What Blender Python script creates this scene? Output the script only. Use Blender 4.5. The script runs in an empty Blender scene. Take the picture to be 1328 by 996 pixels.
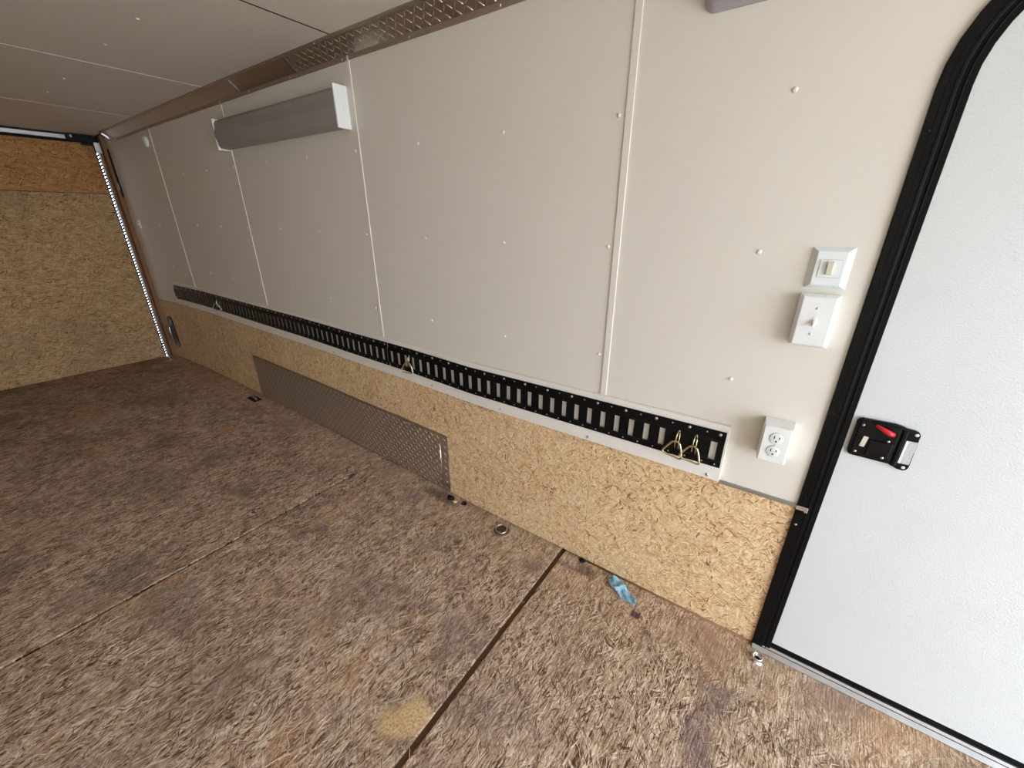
import bpy, bmesh, math, random
from mathutils import Vector, Matrix

random.seed(7)
S = bpy.context.scene
C = S.collection
PI = math.pi

# ------------------------------------------------------------------ camera
CAM_POS = Vector((0.0, -1.2617, 1.3709))
PITCH, ROLL, YAW, FPX = 0.388665, -0.001044, 0.611899, 517.63
fwd = Vector((-math.sin(YAW) * math.cos(PITCH), math.cos(YAW) * math.cos(PITCH), -math.sin(PITCH)))
rgt = Vector((math.cos(YAW), math.sin(YAW), 0))
upv = rgt.cross(fwd)
r2 = math.cos(ROLL) * rgt + math.sin(ROLL) * upv
u2 = -math.sin(ROLL) * rgt + math.cos(ROLL) * upv
cam = bpy.data.cameras.new('camera')
cam.sensor_width = 36.0
cam.lens = FPX / 1328 * 36.0
cam.clip_start = 0.02
cam_o = bpy.data.objects.new('camera', cam)
C.objects.link(cam_o)
m = Matrix((r2, u2, -fwd)).transposed().to_4x4()
m.translation = CAM_POS
cam_o.matrix_world = m
S.camera = cam_o

# ------------------------------------------------------------------ sky, sun, daylight opening, exposure
W = bpy.data.worlds.new('sky')
S.world = W
W.use_nodes = True
bg = W.node_tree.nodes['Background']
bg.inputs['Color'].default_value = (0.84, 0.95, 1.12, 1)
bg.inputs['Strength'].default_value = 1.0
OPEN_X = 2.3                      # the open doorway at the end behind the camera
OPEN_Y0, OPEN_Y1, OPEN_Z0, OPEN_Z1 = -2.3, -0.16, 0.02, 1.95
pl = bpy.data.lights.new('doorway_daylight_portal', 'AREA')
pl.shape = 'RECTANGLE'
pl.size = OPEN_Z1 - OPEN_Z0
pl.size_y = OPEN_Y1 - OPEN_Y0
pl.cycles.is_portal = True
po = bpy.data.objects.new('doorway_daylight_portal', pl)
po.location = (OPEN_X + 0.03, (OPEN_Y0 + OPEN_Y1) / 2, (OPEN_Z0 + OPEN_Z1) / 2)
po.rotation_euler = (0, PI / 2, 0)          # -Z of the lamp points to -X, into the trailer
C.objects.link(po)
sun = bpy.data.lights.new('sun', 'SUN')
sun.energy = 3.0
sun.angle = math.radians(1.0)
sun.color = (1.0, 0.97, 0.93)
so = bpy.data.objects.new('sun', sun)
so.rotation_euler = (0.35, -math.radians(48), 0.0)   # comes from the far (-X) end: lights the ground outside, not the inside
C.objects.link(so)
S.view_settings.view_transform = 'Standard'
S.view_settings.look = 'None'
S.view_settings.gamma = 1.0
S.view_settings.use_curve_mapping = False
S.view_settings.exposure = 3.33
S.cycles.diffuse_bounces = 6
S.cycles.max_bounces = 12
S.cycles.use_denoising = True
S.cycles.sample_clamp_indirect = 6.0

# ------------------------------------------------------------------ node helpers
class NT:
    def __init__(self, name):
        self.m = bpy.data.materials.new(name)
        self.m.use_nodes = True
        self.t = self.m.node_tree
        self.b = self.t.nodes['Principled BSDF']
        self._pos = None
    def n(self, typ, **kw):
        nd = self.t.nodes.new(typ)
        for k, v in kw.items():
            setattr(nd, k, v)
        return nd
    def l(self, a, b):
        self.t.links.new(a, b)
    def put(self, sock, v):
        if isinstance(v, bpy.types.NodeSocket):
            self.l(v, sock)
        else:
            sock.default_value = v
    def math(self, op, a, b=0.0, clamp=False):
        nd = self.n('ShaderNodeMath', operation=op, use_clamp=clamp)
        self.put(nd.inputs[0], a)
        self.put(nd.inputs[1], b)
        return nd.outputs[0]
    def mix(self, fac, a, b, blend='MIX'):
        nd = self.n('ShaderNodeMix', data_type='RGBA', blend_type=blend)
        self.put(nd.inputs[0], fac)
        self.put(nd.inputs[6], a if isinstance(a, bpy.types.NodeSocket) else (*a, 1))
        self.put(nd.inputs[7], b if isinstance(b, bpy.types.NodeSocket) else (*b, 1))
        return nd.outputs[2]
    def mixf(self, fac, a, b):
        nd = self.n('ShaderNodeMix', data_type='FLOAT')
        self.put(nd.inputs[0], fac)
        self.put(nd.inputs[2], a)
        self.put(nd.inputs[3], b)
        return nd.outputs[0]
    def rng(self, v, a, b, c=0.0, d=1.0, smooth=False):
        nd = self.n('ShaderNodeMapRange', interpolation_type='SMOOTHSTEP' if smooth else 'LINEAR')
        self.put(nd.inputs[0], v)
        for i, q in enumerate((a, b, c, d)):
            nd.inputs[i + 1].default_value = q
        return nd.outputs[0]
    def ramp(self, v, stops, interp='LINEAR'):
        nd = self.n('ShaderNodeValToRGB')
        cr = nd.color_ramp
        cr.interpolation = interp
        while len(cr.elements) < len(stops):
            cr.elements.new(0.5)
        for e, (p, c) in zip(cr.elements, stops):
            e.position = p
            e.color = (*c, 1)
        self.l(v, nd.inputs[0])
        return nd.outputs[0]
    def pos(self):
        if self._pos is None:
            self._pos = self.n('ShaderNodeNewGeometry').outputs['Position']
        return self._pos
    def uv(self, axes):
        sp = self.n('ShaderNodeSeparateXYZ')
        self.l(self.pos(), sp.inputs[0])
        cb = self.n('ShaderNodeCombineXYZ')
        self.l(sp.outputs['XYZ'.index(axes[0])], cb.inputs[0])
        self.l(sp.outputs['XYZ'.index(axes[1])], cb.inputs[1])
        return cb.outputs[0]
    def noise(self, vec, scale, detail=3.0, rough=0.55, dims='3D'):
        nd = self.n('ShaderNodeTexNoise', noise_dimensions=dims)
        self.put(nd.inputs['Vector'], vec)
        nd.inputs['Scale'].default_value = scale
        nd.inputs['Detail'].default_value = detail
        nd.inputs['Roughness'].default_value = rough
        return nd.outputs['Fac'], nd.outputs['Color']
    def bump(self, h, strength, dist):
        nd = self.n('ShaderNodeBump')
        nd.inputs['Strength'].default_value = strength
        nd.inputs['Distance'].default_value = dist
        self.l(h, nd.inputs['Height'])
        self.l(nd.outputs[0], self.b.inputs['Normal'])
    def set(self, **kw):
        for k, v in kw.items():
            self.put(self.b.inputs[k.replace('_', ' ')], v)
        return self.m


def lin(r, g, b):
    f = lambda c: c / 255 / 12.92 if c / 255 <= 0.04045 else ((c / 255 + 0.055) / 1.055) ** 2.4
    return (f(r), f(g), f(b))


def plain(name, col, rough=0.5, metal=0.0, spec=0.5, var=0.06, scale=30.0, bump=0.0):
    t = NT(name)
    f, _ = t.noise(t.pos(), scale, 4.0)
    c = t.mix(f, tuple(max(0, q * (1 - var)) for q in col), tuple(min(1, q * (1 + var)) for q in col))
    t.set(Base_Color=c, Roughness=t.rng(f, 0.2, 0.8, max(0.02, rough - 0.06), min(1, rough + 0.06)), Metallic=metal)
    t.b.inputs['Specular IOR Level'].default_value = spec
    if bump:
        t.bump(f, bump, 0.001)
    return t.m


def strand_layers(t, uv, specs):
    """overlapping wood strands: stretched voronoi cells, one random shade and height per cell"""
    col = hgt = None
    _, wob = t.noise(uv, 9.0, 2.0)
    w0 = t.n('ShaderNodeVectorMath', operation='SUBTRACT')
    t.l(wob, w0.inputs[0])
    w0.inputs[1].default_value = (0.5, 0.5, 0.5)
    for i, (ang, L, Wd, cover, wobble) in enumerate(specs):
        ws = t.n('ShaderNodeVectorMath', operation='SCALE')
        t.l(w0.outputs[0], ws.inputs[0])
        ws.inputs['Scale'].default_value = wobble
        ad = t.n('ShaderNodeVectorMath', operation='ADD')
        t.l(uv, ad.inputs[0])
        t.l(ws.outputs[0], ad.inputs[1])
        mp = t.n('ShaderNodeMapping', vector_type='TEXTURE')
        t.l(ad.outputs[0], mp.inputs[0])
        mp.inputs['Location'].default_value = (3.7 * i, 1.9 * i, 0)
        mp.inputs['Rotation'].default_value = (0, 0, math.radians(ang))
        mp.inputs['Scale'].default_value = (L, Wd, 1)
        vo = t.n('ShaderNodeTexVoronoi', voronoi_dimensions='2D', feature='F1')
        t.l(mp.outputs[0], vo.inputs['Vector'])
        vo.inputs['Scale'].default_value = 1.0
        sp = t.n('ShaderNodeSeparateColor')
        t.l(vo.outputs['Color'], sp.inputs[0])
        if col is None:
            col, hgt = sp.outputs[0], sp.outputs[2]
        else:
            mask = t.math('LESS_THAN', sp.outputs[1], cover)
            col = t.mixf(mask, col, sp.outputs[0])
            hgt = t.mixf(mask, hgt, t.math('ADD', sp.outputs[2], 0.35 * i))
    return col, hgt


def osb(name, axes, stops, specs, bump, stains=None, rough=0.75, fibre=0.35, worn=False):
    t = NT(name)
    uv = t.uv(axes)
    col, hgt = strand_layers(t, uv, specs)
    f1, _ = t.noise(uv, 140.0, 4.0, 0.65)
    if worn:
        tr, _ = t.noise(uv, 7.0, 4.0, .65)
        tr = t.rng(tr, .42, .66, 0, .55, True)
        col = t.mixf(tr, col, t.mixf(.25, .52, col))
        hgt = t.mixf(tr, hgt, t.mixf(.2, 1.0, hgt))
    f2, _ = t.noise(uv, 3.0, 4.0, 0.6)
    v = t.math('ADD', col, t.math('MULTIPLY', t.math('SUBTRACT', f1, 0.5), fibre))
    if worn:
        mp = t.n('ShaderNodeMapping', vector_type='TEXTURE')
        t.l(uv, mp.inputs[0])
        mp.inputs['Rotation'].default_value = (0, 0, math.radians(86))
        mp.inputs['Scale'].default_value = (.055, .0045, 1)
        st, _ = t.noise(mp.outputs[0], 1.0, 4.0, .6, '2D')
        gr, _ = t.noise(uv, 62.0, 3.0, .7)
        v = t.math('ADD', v, t.math('MULTIPLY', t.math('SUBTRACT', st, .5), 1.1))
        v = t.math('ADD', v, t.math('MULTIPLY', t.math('SUBTRACT', gr, .5), .7))
        hgt = t.math('ADD', hgt, t.math('MULTIPLY', st, 1.3))
        hgt = t.math('ADD', hgt, t.math('MULTIPLY', gr, .9))
        mo, _ = t.noise(uv, 21.0, 4.0, .7)
        v = t.math('ADD', v, t.math('MULTIPLY', t.math('SUBTRACT', mo, .5), .9))
        v = t.math('ADD', t.math('MULTIPLY', v, 1.25), -.14)
    v = t.math('ADD', v, t.math('MULTIPLY', t.math('SUBTRACT', f2, 0.5), 0.35))
    c = t.ramp(v, stops)
    if stains:
        c = stains(t, uv, c, f1, f2)
    t.set(Base_Color=c, Roughness=rough)
    t.b.inputs['Specular IOR Level'].default_value = 0.25
    t.bump(t.math('ADD', hgt, t.math('MULTIPLY', f1, 0.8)), 1.0, bump)
    return t.m


WALL_SPECS = [(82, .050, .011, 1, .03), (30, .045, .010, .5, .03), (125, .050, .009, .5, .04), (100, .04, .006, .4, .05),
              (70, .034, .0034, .28, .06), (50, .03, .0030, .22, .07), (150, .028, .0028, .22, .07), (10, .02, .0022, .15, .08)]
FLOOR_SPECS = [(88, .080, .009, 1, .03), (72, .070, .008, .4, .04), (104, .075, .007, .45, .04), (30, .04, .008, .15, .05),
               (84, .050, .0032, .4, .05), (96, .045, .0026, .35, .06), (60, .036, .0026, .22, .07), (130, .03, .0024, .18, .08)]
FAR_SPECS = [(0, .06, .010, 1, .05), (28, .05, .009, .4, .06), (152, .05, .008, .4, .06),
             (8, .035, .0045, .35, .08), (168, .035, .004, .3, .08), (60, .03, .004, .2, .08)]

M = {}
M['osb_wall'] = osb('osb_wall_board', 'XZ',
    [(0.0, lin(150, 96, 60)), (0.06, lin(184, 132, 90)), (0.15, lin(212, 172, 124)), (0.55, lin(229, 196, 148)), (1.0, lin(244, 222, 182))],
    WALL_SPECS, 0.0008)


def floor_stains(t, uv, c, f1, f2):
    g1, gc = t.noise(uv, 2.2, 5.0, 0.62)
    g2, _ = t.noise(uv, 6.5, 5.0, 0.65)
    # general dirt: greyish, dark and purple-brown patches trodden into the board
    g3, _ = t.noise(uv, 3.7, 6.0, .7)
    c = t.mix(t.rng(g2, .46, .74, 0, .5, True), c, t.mix(.55, c, lin(104, 78, 72)))
    c = t.mix(t.rng(g1, .50, .70, 0, .8, True), c, t.mix(.6, c, lin(118, 100, 80)))
    c = t.mix(t.rng(g3, .56, .66, 0, .55, True), c, lin(112, 84, 72))
    c = t.mix(t.rng(g3, .40, .30, 0, .35, True), c, lin(206, 172, 138))
    h1, _ = t.noise(uv, 2.9, 5.0, .65)
    h2, _ = t.noise(uv, 4.3, 5.0, .65)
    c = t.mix(t.rng(h1, .54, .70, 0, .40, True), c, lin(196, 142, 98))
    c = t.mix(t.rng(h2, .53, .68, 0, .36, True), c, lin(150, 126, 116))
    # a lighter, cleaner band along the wall where no wheel has run
    sp = t.n('ShaderNodeSeparateXYZ')
    t.l(uv, sp.inputs[0])
    edge = t.rng(t.math('ADD', sp.outputs[1], t.math('MULTIPLY', t.math('SUBTRACT', g2, .5), .25)), -.30, -.05, 0, .26, True)
    c = t.mix(edge, c, lin(208, 174, 138))
    def blot(x, y, rx, ry, col, amt):
        nonlocal c
        sv = t.n('ShaderNodeVectorMath', operation='SUBTRACT')
        t.l(uv, sv.inputs[0])
        sv.inputs[1].default_value = (x, y, 0)
        ml = t.n('ShaderNodeVectorMath', operation='MULTIPLY')
        t.l(sv.outputs[0], ml.inputs[0])
        ml.inputs[1].default_value = (1 / rx, 1 / ry, 0)
        ln = t.n('ShaderNodeVectorMath', operation='LENGTH')
        t.l(ml.outputs[0], ln.inputs[0])
        d = t.math('ADD', ln.outputs['Value'], t.math('MULTIPLY', t.math('SUBTRACT', g2, .5), 3.4))
        d = t.math('ADD', d, t.math('MULTIPLY', t.math('SUBTRACT', f1, .5), 1.6))
        c = t.mix(t.rng(d, .35, 1.3, amt, 0, True), c, col)
    dark, purp, grey = lin(84, 68, 62), lin(124, 94, 98), lin(132, 114, 104)
    blot(-1.36, -.05, .13, .035, dark, .75)
    blot(-1.42, -.14, .08, .05, purp, .5)
    blot(-.67, -.16, .06, .05, grey, .6)
    blot(-.47, -.045, .05, .03, dark, .65)
    blot(-.53, -.07, .09, .012, lin(120, 92, 86), .6)
    blot(-.226, -.13, .018, .014, lin(84, 52, 60), .85)
    blot(-1.60, -.566, .05, .025, purp, .6)
    blot(.05, -.38, .05, .14, lin(124, 102, 98), .6)
    blot(.09, -.24, .03, .03, grey, .6)
    blot(-2.0, -1.17, .13, .09, lin(118, 106, 94), .5)
    blot(-1.67, -1.14, .12, .10, lin(126, 108, 96), .45)
    blot(-.72, -.55, .13, .10, lin(138, 112, 104), .4)
    blot(-.46, -.68, .12, .09, lin(140, 116, 108), .4)
    blot(-1.15, -.62, .2, .12, lin(140, 116, 106), .4)
    blot(-2.6, -.9, .25, .12, lin(126, 110, 96), .4)
    blot(-.655, -.835, .040, .050, t.ramp(t.math('ADD', f1, 0.0), [(.30, lin(150, 108, 70)), (.45, lin(216, 180, 130)), (.65, lin(240, 212, 160))]), .95)
    blot(-.690, -.885, .045, .040, t.ramp(t.math('ADD', f1, 0.0), [(.30, lin(150, 108, 70)), (.45, lin(212, 174, 124)), (.65, lin(236, 206, 156))]), .9)
    # splintered pale scuffs
    mp = t.n('ShaderNodeMapping', vector_type='TEXTURE')
    t.l(uv, mp.inputs[0])
    mp.inputs['Rotation'].default_value = (0, 0, math.radians(72))
    mp.inputs['Scale'].default_value = (.05, .004, 1)
    s1, _ = t.noise(mp.outputs[0], 1.0, 2.0, .5, '2D')
    c = t.mix(t.math('MULTIPLY', t.rng(s1, .66, .74, 0, .55), t.rng(g2, .42, .6, .2, 1)), c, lin(205, 170, 138))
    return c


M['osb_floor'] = osb('osb_floor_board', 'XY',
    [(0.0, lin(84, 60, 44)), (0.14, lin(140, 108, 82)), (0.42, lin(182, 150, 122)), (0.78, lin(206, 178, 150)), (1.0, lin(238, 216, 190))],
    FLOOR_SPECS, 0.0028, floor_stains, 0.7, .7, True)


def far_stains(t, uv, c, f1, f2):
    g, _ = t.noise(uv, 1.6, 4.0, .6)
    c = t.mix(t.rng(g, .5, .7, 0, .4, True), c, lin(128, 108, 84))
    return c


M['osb_far'] = osb('osb_ramp_board', 'YZ',
    [(0.0, lin(132, 96, 60)), (0.12, lin(172, 134, 92)), (0.5, lin(196, 158, 112)), (1.0, lin(220, 188, 142))],
    FAR_SPECS, 0.0014, far_stains)
M['osb_header'] = osb('osb_header_board', 'YZ',
    [(0.0, lin(134, 90, 48)), (0.15, lin(174, 124, 72)), (0.6, lin(194, 144, 90)), (1.0, lin(212, 168, 112))],
    FAR_SPECS, 0.0012)

M['liner'] = plain('vinyl_wall_liner', lin(225, 219, 206), .42, 0, .45, .02, 5)
M['ceiling'] = plain('ceiling_liner', lin(219, 211, 200), .5, 0, .4, .02, 5)
M['batten'] = plain('white_batten', lin(230, 222, 210), .35, 0, .5, .02)
M['board'] = plain('white_painted_board', lin(234, 228, 218), .4, 0, .5, .03, 12)
M['white'] = plain('white_plastic', lin(236, 238, 234), .3, 0, .5, .015)
M['coolwhite'] = plain('cool_white_plastic', lin(230, 236, 234), .3, 0, .5, .015)
M['screwwhite'] = plain('white_screw_head', lin(236, 230, 220), .3, 0, .6, .02)
M['black'] = plain('black_coated_steel', (.0030, .0029, .0030), .36, 0, .22, .3)
M['rubber'] = plain('black_rubber', (.0026, .0025, .0025), .55, 0, .15, .3)
M['frameblack'] = plain('black_door_frame', (.0026, .0025, .0026), .42, 0, .18, .2)
M['steel'] = plain('zinc_steel', (.62, .61, .60), .3, 1.0, .5, .08, 80)
M['chrome'] = plain('chrome', (.80, .80, .80), .08, 1.0, .5, .03)
M['brass'] = plain('yellow_zinc_wire', (.62, .52, .30), .28, 1.0, .5, .1, 60)
M['alu'] = plain('mill_aluminium', (.55, .54, .53), .34, 1.0, .5, .06, 25)
M['sill'] = plain('aluminium_sill', (.50, .49, .48), .42, 1.0, .5, .12, 25)
M['cove'] = plain('aluminium_cove', (.50, .43, .36), .38, 1.0, .5, .04, 12)
M['plate'] = plain('aluminium_tread_plate', (.60, .54, .49), .40, 1.0, .5, .04, 12)
M['tread'] = plain('polished_tread', (.66, .61, .56), .25, 1.0, .5, .04, 40)
M['dark'] = plain('dark_gap', (.005, .004, .004), .9, 0, .1)
M['gapdirt'] = plain('dirt_in_gap', lin(104, 78, 60), .95, 0, .2, .35, 60)
M['jamb'] = plain('brown_jamb_wood', lin(140, 104, 70), .7, 0, .3, .15, 40)
M['grey'] = plain('grey_plastic', lin(170, 164, 168), .35, 0, .5, .04)
M['greyhi'] = plain('light_grey_plastic', lin(205, 202, 205), .3, 0, .5, .04)
M['red'] = plain('red_plastic', (.62, .012, .020), .28, 0, .5, .05)
M['beige'] = plain('beige_plastic', lin(214, 206, 184), .35, 0, .5, .06)
M['blob'] = plain('tar_blob', (.008, .006, .005), .6, 0, .2)
M['extwhite'] = plain('exterior_skin', lin(225, 225, 225), .4)
M['tube'] = plain('lamp_tube', lin(225, 222, 215), .25)

t = NT('white_pebbled_door_skin')
f, _ = t.noise(t.pos(), 240.0, 2.0, .5)
g, _ = t.noise(t.pos(), 5.0, 3.0, .5)
t.set(Base_Color=t.mix(g, lin(208, 211, 208), lin(216, 219, 215)), Roughness=.42)
t.bump(t.math('ADD', f, t.math('MULTIPLY', g, 1.5)), .5, .0016)
M['door'] = t.m

t = NT('grey_prismatic_lens')
f, _ = t.noise(t.pos(), 60.0, 2.0)
t.set(Base_Color=t.mix(f, (.40, .37, .34), (.46, .42, .39)), Roughness=.32)
t.b.inputs['Transmission Weight'].default_value = .3
t.b.inputs['IOR'].default_value = 1.15
M['lens'] = t.m

t = NT('blue_paper')
f, _ = t.noise(t.pos(), 60.0, 4.0)
t.set(Base_Color=t.ramp(f, [(.25, lin(108, 150, 172)), (.6, lin(146, 184, 200)), (.8, lin(176, 204, 216))]), Roughness=.8)
M['paper'] = t.m

t = NT('printed_label')
sp = t.n('ShaderNodeSeparateXYZ')
t.l(t.pos(), sp.inputs[0])
wv = t.math('FRACT', t.math('MULTIPLY', sp.outputs[0], 520.0))
nz, _ = t.noise(t.pos(), 900.0, 1.0)
ink = t.math('MULTIPLY', t.math('GREATER_THAN', wv, .45), t.math('GREATER_THAN', nz, .42))
t.set(Base_Color=t.mix(t.math('MULTIPLY', ink, t.math('GREATER_THAN', sp.outputs[0], .3065)), lin(236, 236, 236), lin(120, 120, 122)), Roughness=.35)
M['label'] = t.m

t = NT('dry_ground')
f, _ = t.noise(t.pos(), 1.5, 6.0)
t.set(Base_Color=t.mix(f, (.36, .36, .35), (.42, .42, .41)), Roughness=.95)
M['ground'] = t.m

t = NT('pale_wood_sliver')
f, _ = t.noise(t.pos(), 40.0, 2.0)
t.set(Base_Color=t.mix(f, lin(170, 130, 96), lin(232, 205, 168)), Roughness=.8)
M['sliver'] = t.m

# ------------------------------------------------------------------ mesh helpers
class MB:
    def __init__(self):
        self.v, self.f, self.sm = [], [], []
    def add(self, vs, fs, smooth=False):
        o = len(self.v)
        self.v += [Vector(q) for q in vs]
        self.f += [[o + i for i in q] for q in fs]
        self.sm += [smooth] * len(fs)
        return self
    def box(self, x0, x1, y0, y1, z0, z1, nx=1):
        xs = [x0 + (x1 - x0) * i / nx for i in range(nx + 1)]
        vs = []
        for x in xs:
            vs += [(x, y0, z0), (x, y1, z0), (x, y1, z1), (x, y0, z1)]
        fs = [[3, 2, 1, 0]]
        for i in range(nx):
            a, b = 4 * i, 4 * i + 4
            for k in range(4):
                k2 = (k + 1) % 4
                fs.append([a + k, a + k2, b + k2, b + k])
        e = 4 * nx
        fs.append([e, e + 1, e + 2, e + 3])
        return self.add(vs, fs)
    def frustum(self, x0, x1, z0, z1, yb, yf, inx, inz, yc=None):
        """rectangle on the plane y=yb tapering to a smaller one at y=yf"""
        vs = [(x0, yb, z0), (x1, yb, z0), (x1, yb, z1), (x0, yb, z1),
              (x0 + inx, yf, z0 + inz), (x1 - inx, yf, z0 + inz), (x1 - inx, yf, z1 - inz), (x0 + inx, yf, z1 - inz)]
        fs = [[3, 2, 1, 0], [4, 5, 6, 7], [0, 1, 5, 4], [1, 2, 6, 5], [2, 3, 7, 6], [3, 0, 4, 7]]
        return self.add(vs, fs)
    def tube(self, pts, r, seg=8, closed=False, smooth=True):
        pts = [Vector(p) for p in pts]
        n = len(pts)
        vs, fs = [], []
        prev = None
        for i, p in enumerate(pts):
            a = pts[(i - 1) % n] if (closed or i > 0) else p
            b = pts[(i + 1) % n] if (closed or i < n - 1) else p
            t = (b - a).normalized()
            if prev is None:
                ref = Vector((0, 0, 1)) if abs(t.z) < .9 else Vector((1, 0, 0))
                nrm = t.cross(ref).normalized()
            else:
                nrm = (prev - t * prev.dot(t)).normalized()
            prev = nrm
            bn = t.cross(nrm)
            rr = r[i] if isinstance(r, (list, tuple)) else r
            for k in range(seg):
                an = 2 * PI * k / seg
                vs.append(p + (nrm * math.cos(an) + bn * math.sin(an)) * rr)
        m_ = n if closed else n - 1
        for i in range(m_):
            j = (i + 1) % n
            for k in range(seg):
                k2 = (k + 1) % seg
                fs.append([i * seg + k, i * seg + k2, j * seg + k2, j * seg + k])
        self.add(vs, fs, smooth)
        if not closed:
            self.add(vs[:seg], [list(range(seg))[::-1]])
            self.add(vs[-seg:], [list(range(seg))])
        return self
    def lathe(self, prof, origin, axis='Z', seg=20, smooth=True):
        """prof: list of (radius, height) along the axis from origin; axis '-Y' points into the room"""
        o = Vector(origin)
        vs, fs = [], []
        for (r, h) in prof:
            for k in range(seg):
                a = 2 * PI * k / seg
                c, s = r * math.cos(a), r * math.sin(a)
                if axis == 'Z':
                    vs.append(o + Vector((c, s, h)))
                elif axis == '-Y':
                    vs.append(o + Vector((c, -h, s)))
                elif axis == 'X':
                    vs.append(o + Vector((h, c, s)))
        for i in range(len(prof) - 1):
            for k in range(seg):
                k2 = (k + 1) % seg
                fs.append([i * seg + k, i * seg + k2, (i + 1) * seg + k2, (i + 1) * seg + k])
        self.add(vs, fs, smooth)
        if prof[-1][0] > 1e-6:
            self.add(vs[-seg:], [list(range(seg))])
        if prof[0][0] > 1e-6:
            self.add(vs[:seg], [list(range(seg))[::-1]])
        return self
    def extrude_y(self, poly, y0, y1):
        """closed outline in (x, z) made solid between y0 (back) and y1 (front)"""
        n = len(poly)
        vs = [(x, y0, z) for x, z in poly] + [(x, y1, z) for x, z in poly]
        fs = [list(range(n)), list(range(n, 2 * n))[::-1]]
        for i in range(n):
            j = (i + 1) % n
            fs.append([i, j, n + j, n + i])
        return self.add(vs, fs)
    def build(self, name, mat, parent=None, bevel=0.0, seg=2, loc=None, fix=True):
        me = bpy.data.meshes.new(name)
        lo = Vector(loc) if loc is not None else Vector((0, 0, 0))
        base = lo.copy()
        p = parent
        while p is not None:
            base_p = p.location
            lo = lo  # vertices stay in world units; see below
            p = p.parent
        off = Vector((0, 0, 0))
        p = parent
        while p is not None:
            off += p.location
            p = p.parent
        me.from_pydata([q - off - base for q in self.v], [], self.f)
        me.polygons.foreach_set('use_smooth', self.sm)
        if fix:
            bm = bmesh.new()
            bm.from_mesh(me)
            bmesh.ops.remove_doubles(bm, verts=bm.verts, dist=1e-6)
            bmesh.ops.recalc_face_normals(bm, faces=bm.faces)
            bm.to_mesh(me)
            bm.free()
        me.update()
        me.materials.append(M[mat])
        o = bpy.data.objects.new(name, me)
        o.location = base
        C.objects.link(o)
        if parent:
            o.parent = parent
        if bevel:
            md = o.modifiers.new('bevel', 'BEVEL')
            md.width = bevel
            md.segments = seg
            md.limit_method = 'ANGLE'
            md.angle_limit = math.radians(35)
        return o


def empty(name, loc):
    o = bpy.data.objects.new(name, None)
    o.location = loc
    o.empty_display_size = .05
    C.objects.link(o)
    return o


def tag(o, label=None, cat=None, group=None, kind=None):
    for k, v in (('label', label), ('category', cat), ('group', group), ('kind', kind)):
        if v:
            o[k] = v
    return o


def copy_at(proto, parent, loc):
    """a copy of one part that shares its mesh; loc is in the parent's (unrotated) space"""
    o = proto.copy()
    C.objects.link(o)
    o.parent = parent
    o.location = loc
    return o


def arc(cx, cz, r, a0, a1, n):
    return [(cx + r * math.cos(a0 + (a1 - a0) * i / n), cz + r * math.sin(a0 + (a1 - a0) * i / n)) for i in range(n + 1)]


def rrect(x0, x1, z0, z1, r, n=5):
    return (arc(x1 - r, z0 + r, r, -PI / 2, 0, n) + arc(x1 - r, z1 - r, r, 0, PI / 2, n)
            + arc(x0 + r, z1 - r, r, PI / 2, PI, n) + arc(x0 + r, z0 + r, r, PI, 1.5 * PI, n))


# The trailer's deck and wall run a little uphill towards the far end (measured): applied to the finished geometry at the end.
RISE = [(-5.6, .03), (-5.3, .045), (-4.9, .060), (-4.5, .070), (-4.0, .072), (-3.5, .064), (-3.0, .054), (-2.5, .046),
        (-2.0, .030), (-1.5, .018), (-1.1, 0.0)]


def rise(x, z):
    if x >= -1.1:
        return 0.0
    g = RISE[0][1]
    for (xa, a), (xb, b) in zip(RISE, RISE[1:]):
        if xa <= x <= xb:
            g = a + (b - a) * (x - xa) / (xb - xa)
            break
    k = 1.0 if z < .65 else (1 - (z - .65) / 1.35 * .68 if z < 2.0 else .32)
    if x < -4.9 and z > 1.2:
        k = min(1, k + .12)
    return g * k


X_FAR, X_LINER = -5.3, -5.22
Z_C = 2.0325
Y_BACK = -2.5

# ------------------------------------------------------------------ floor
floor = MB().box(X_FAR - .05, OPEN_X, Y_BACK, .05, -.10, -.0125, 40).build('floor', 'gapdirt')
tag(floor, kind='structure')
SEAMS = [-4.288, -3.068, -1.847, -.605, 1.83]
GAPS = {-.605: .020, -1.847: .011, -3.068: .004}
edges = [X_FAR - .04] + SEAMS + [OPEN_X]
for a, b in zip(edges, edges[1:]):
    ga, gb = GAPS.get(a, .002) / 2, GAPS.get(b, .002) / 2
    n = max(2, int((b - a) / .25))
    MB().box(a + ga, b - gb, Y_BACK, .012, -.0122, 0.0, n).build('floor_panel', 'osb_floor', floor, .004, 2)

# ------------------------------------------------------------------ wall with the door (the photographed one)
DX0, DX1, DZ = .191, .99, 1.81
wall = MB().box(X_FAR - .05, .150, .020, .06, -.05, Z_C + .06, 24).box(1.03, OPEN_X, .020, .06, -.05, Z_C + .06).box(.150, 1.03, .020, .06, 1.84, Z_C + .06).build('wall_right', 'dark')
tag(wall, kind='structure')
ZB = .596           # top of the OSB skirt / bottom of the liner
WSEAM = [X_LINER, -4.125, -2.905, -1.70, -.485]
for a, b in zip(WSEAM, WSEAM[1:]):
    MB().box(a + .001, b - .001, 0.0, .018, ZB, 2.015, max(2, int((b - a) / .2))).build('wall_panel', 'liner', wall)
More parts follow.
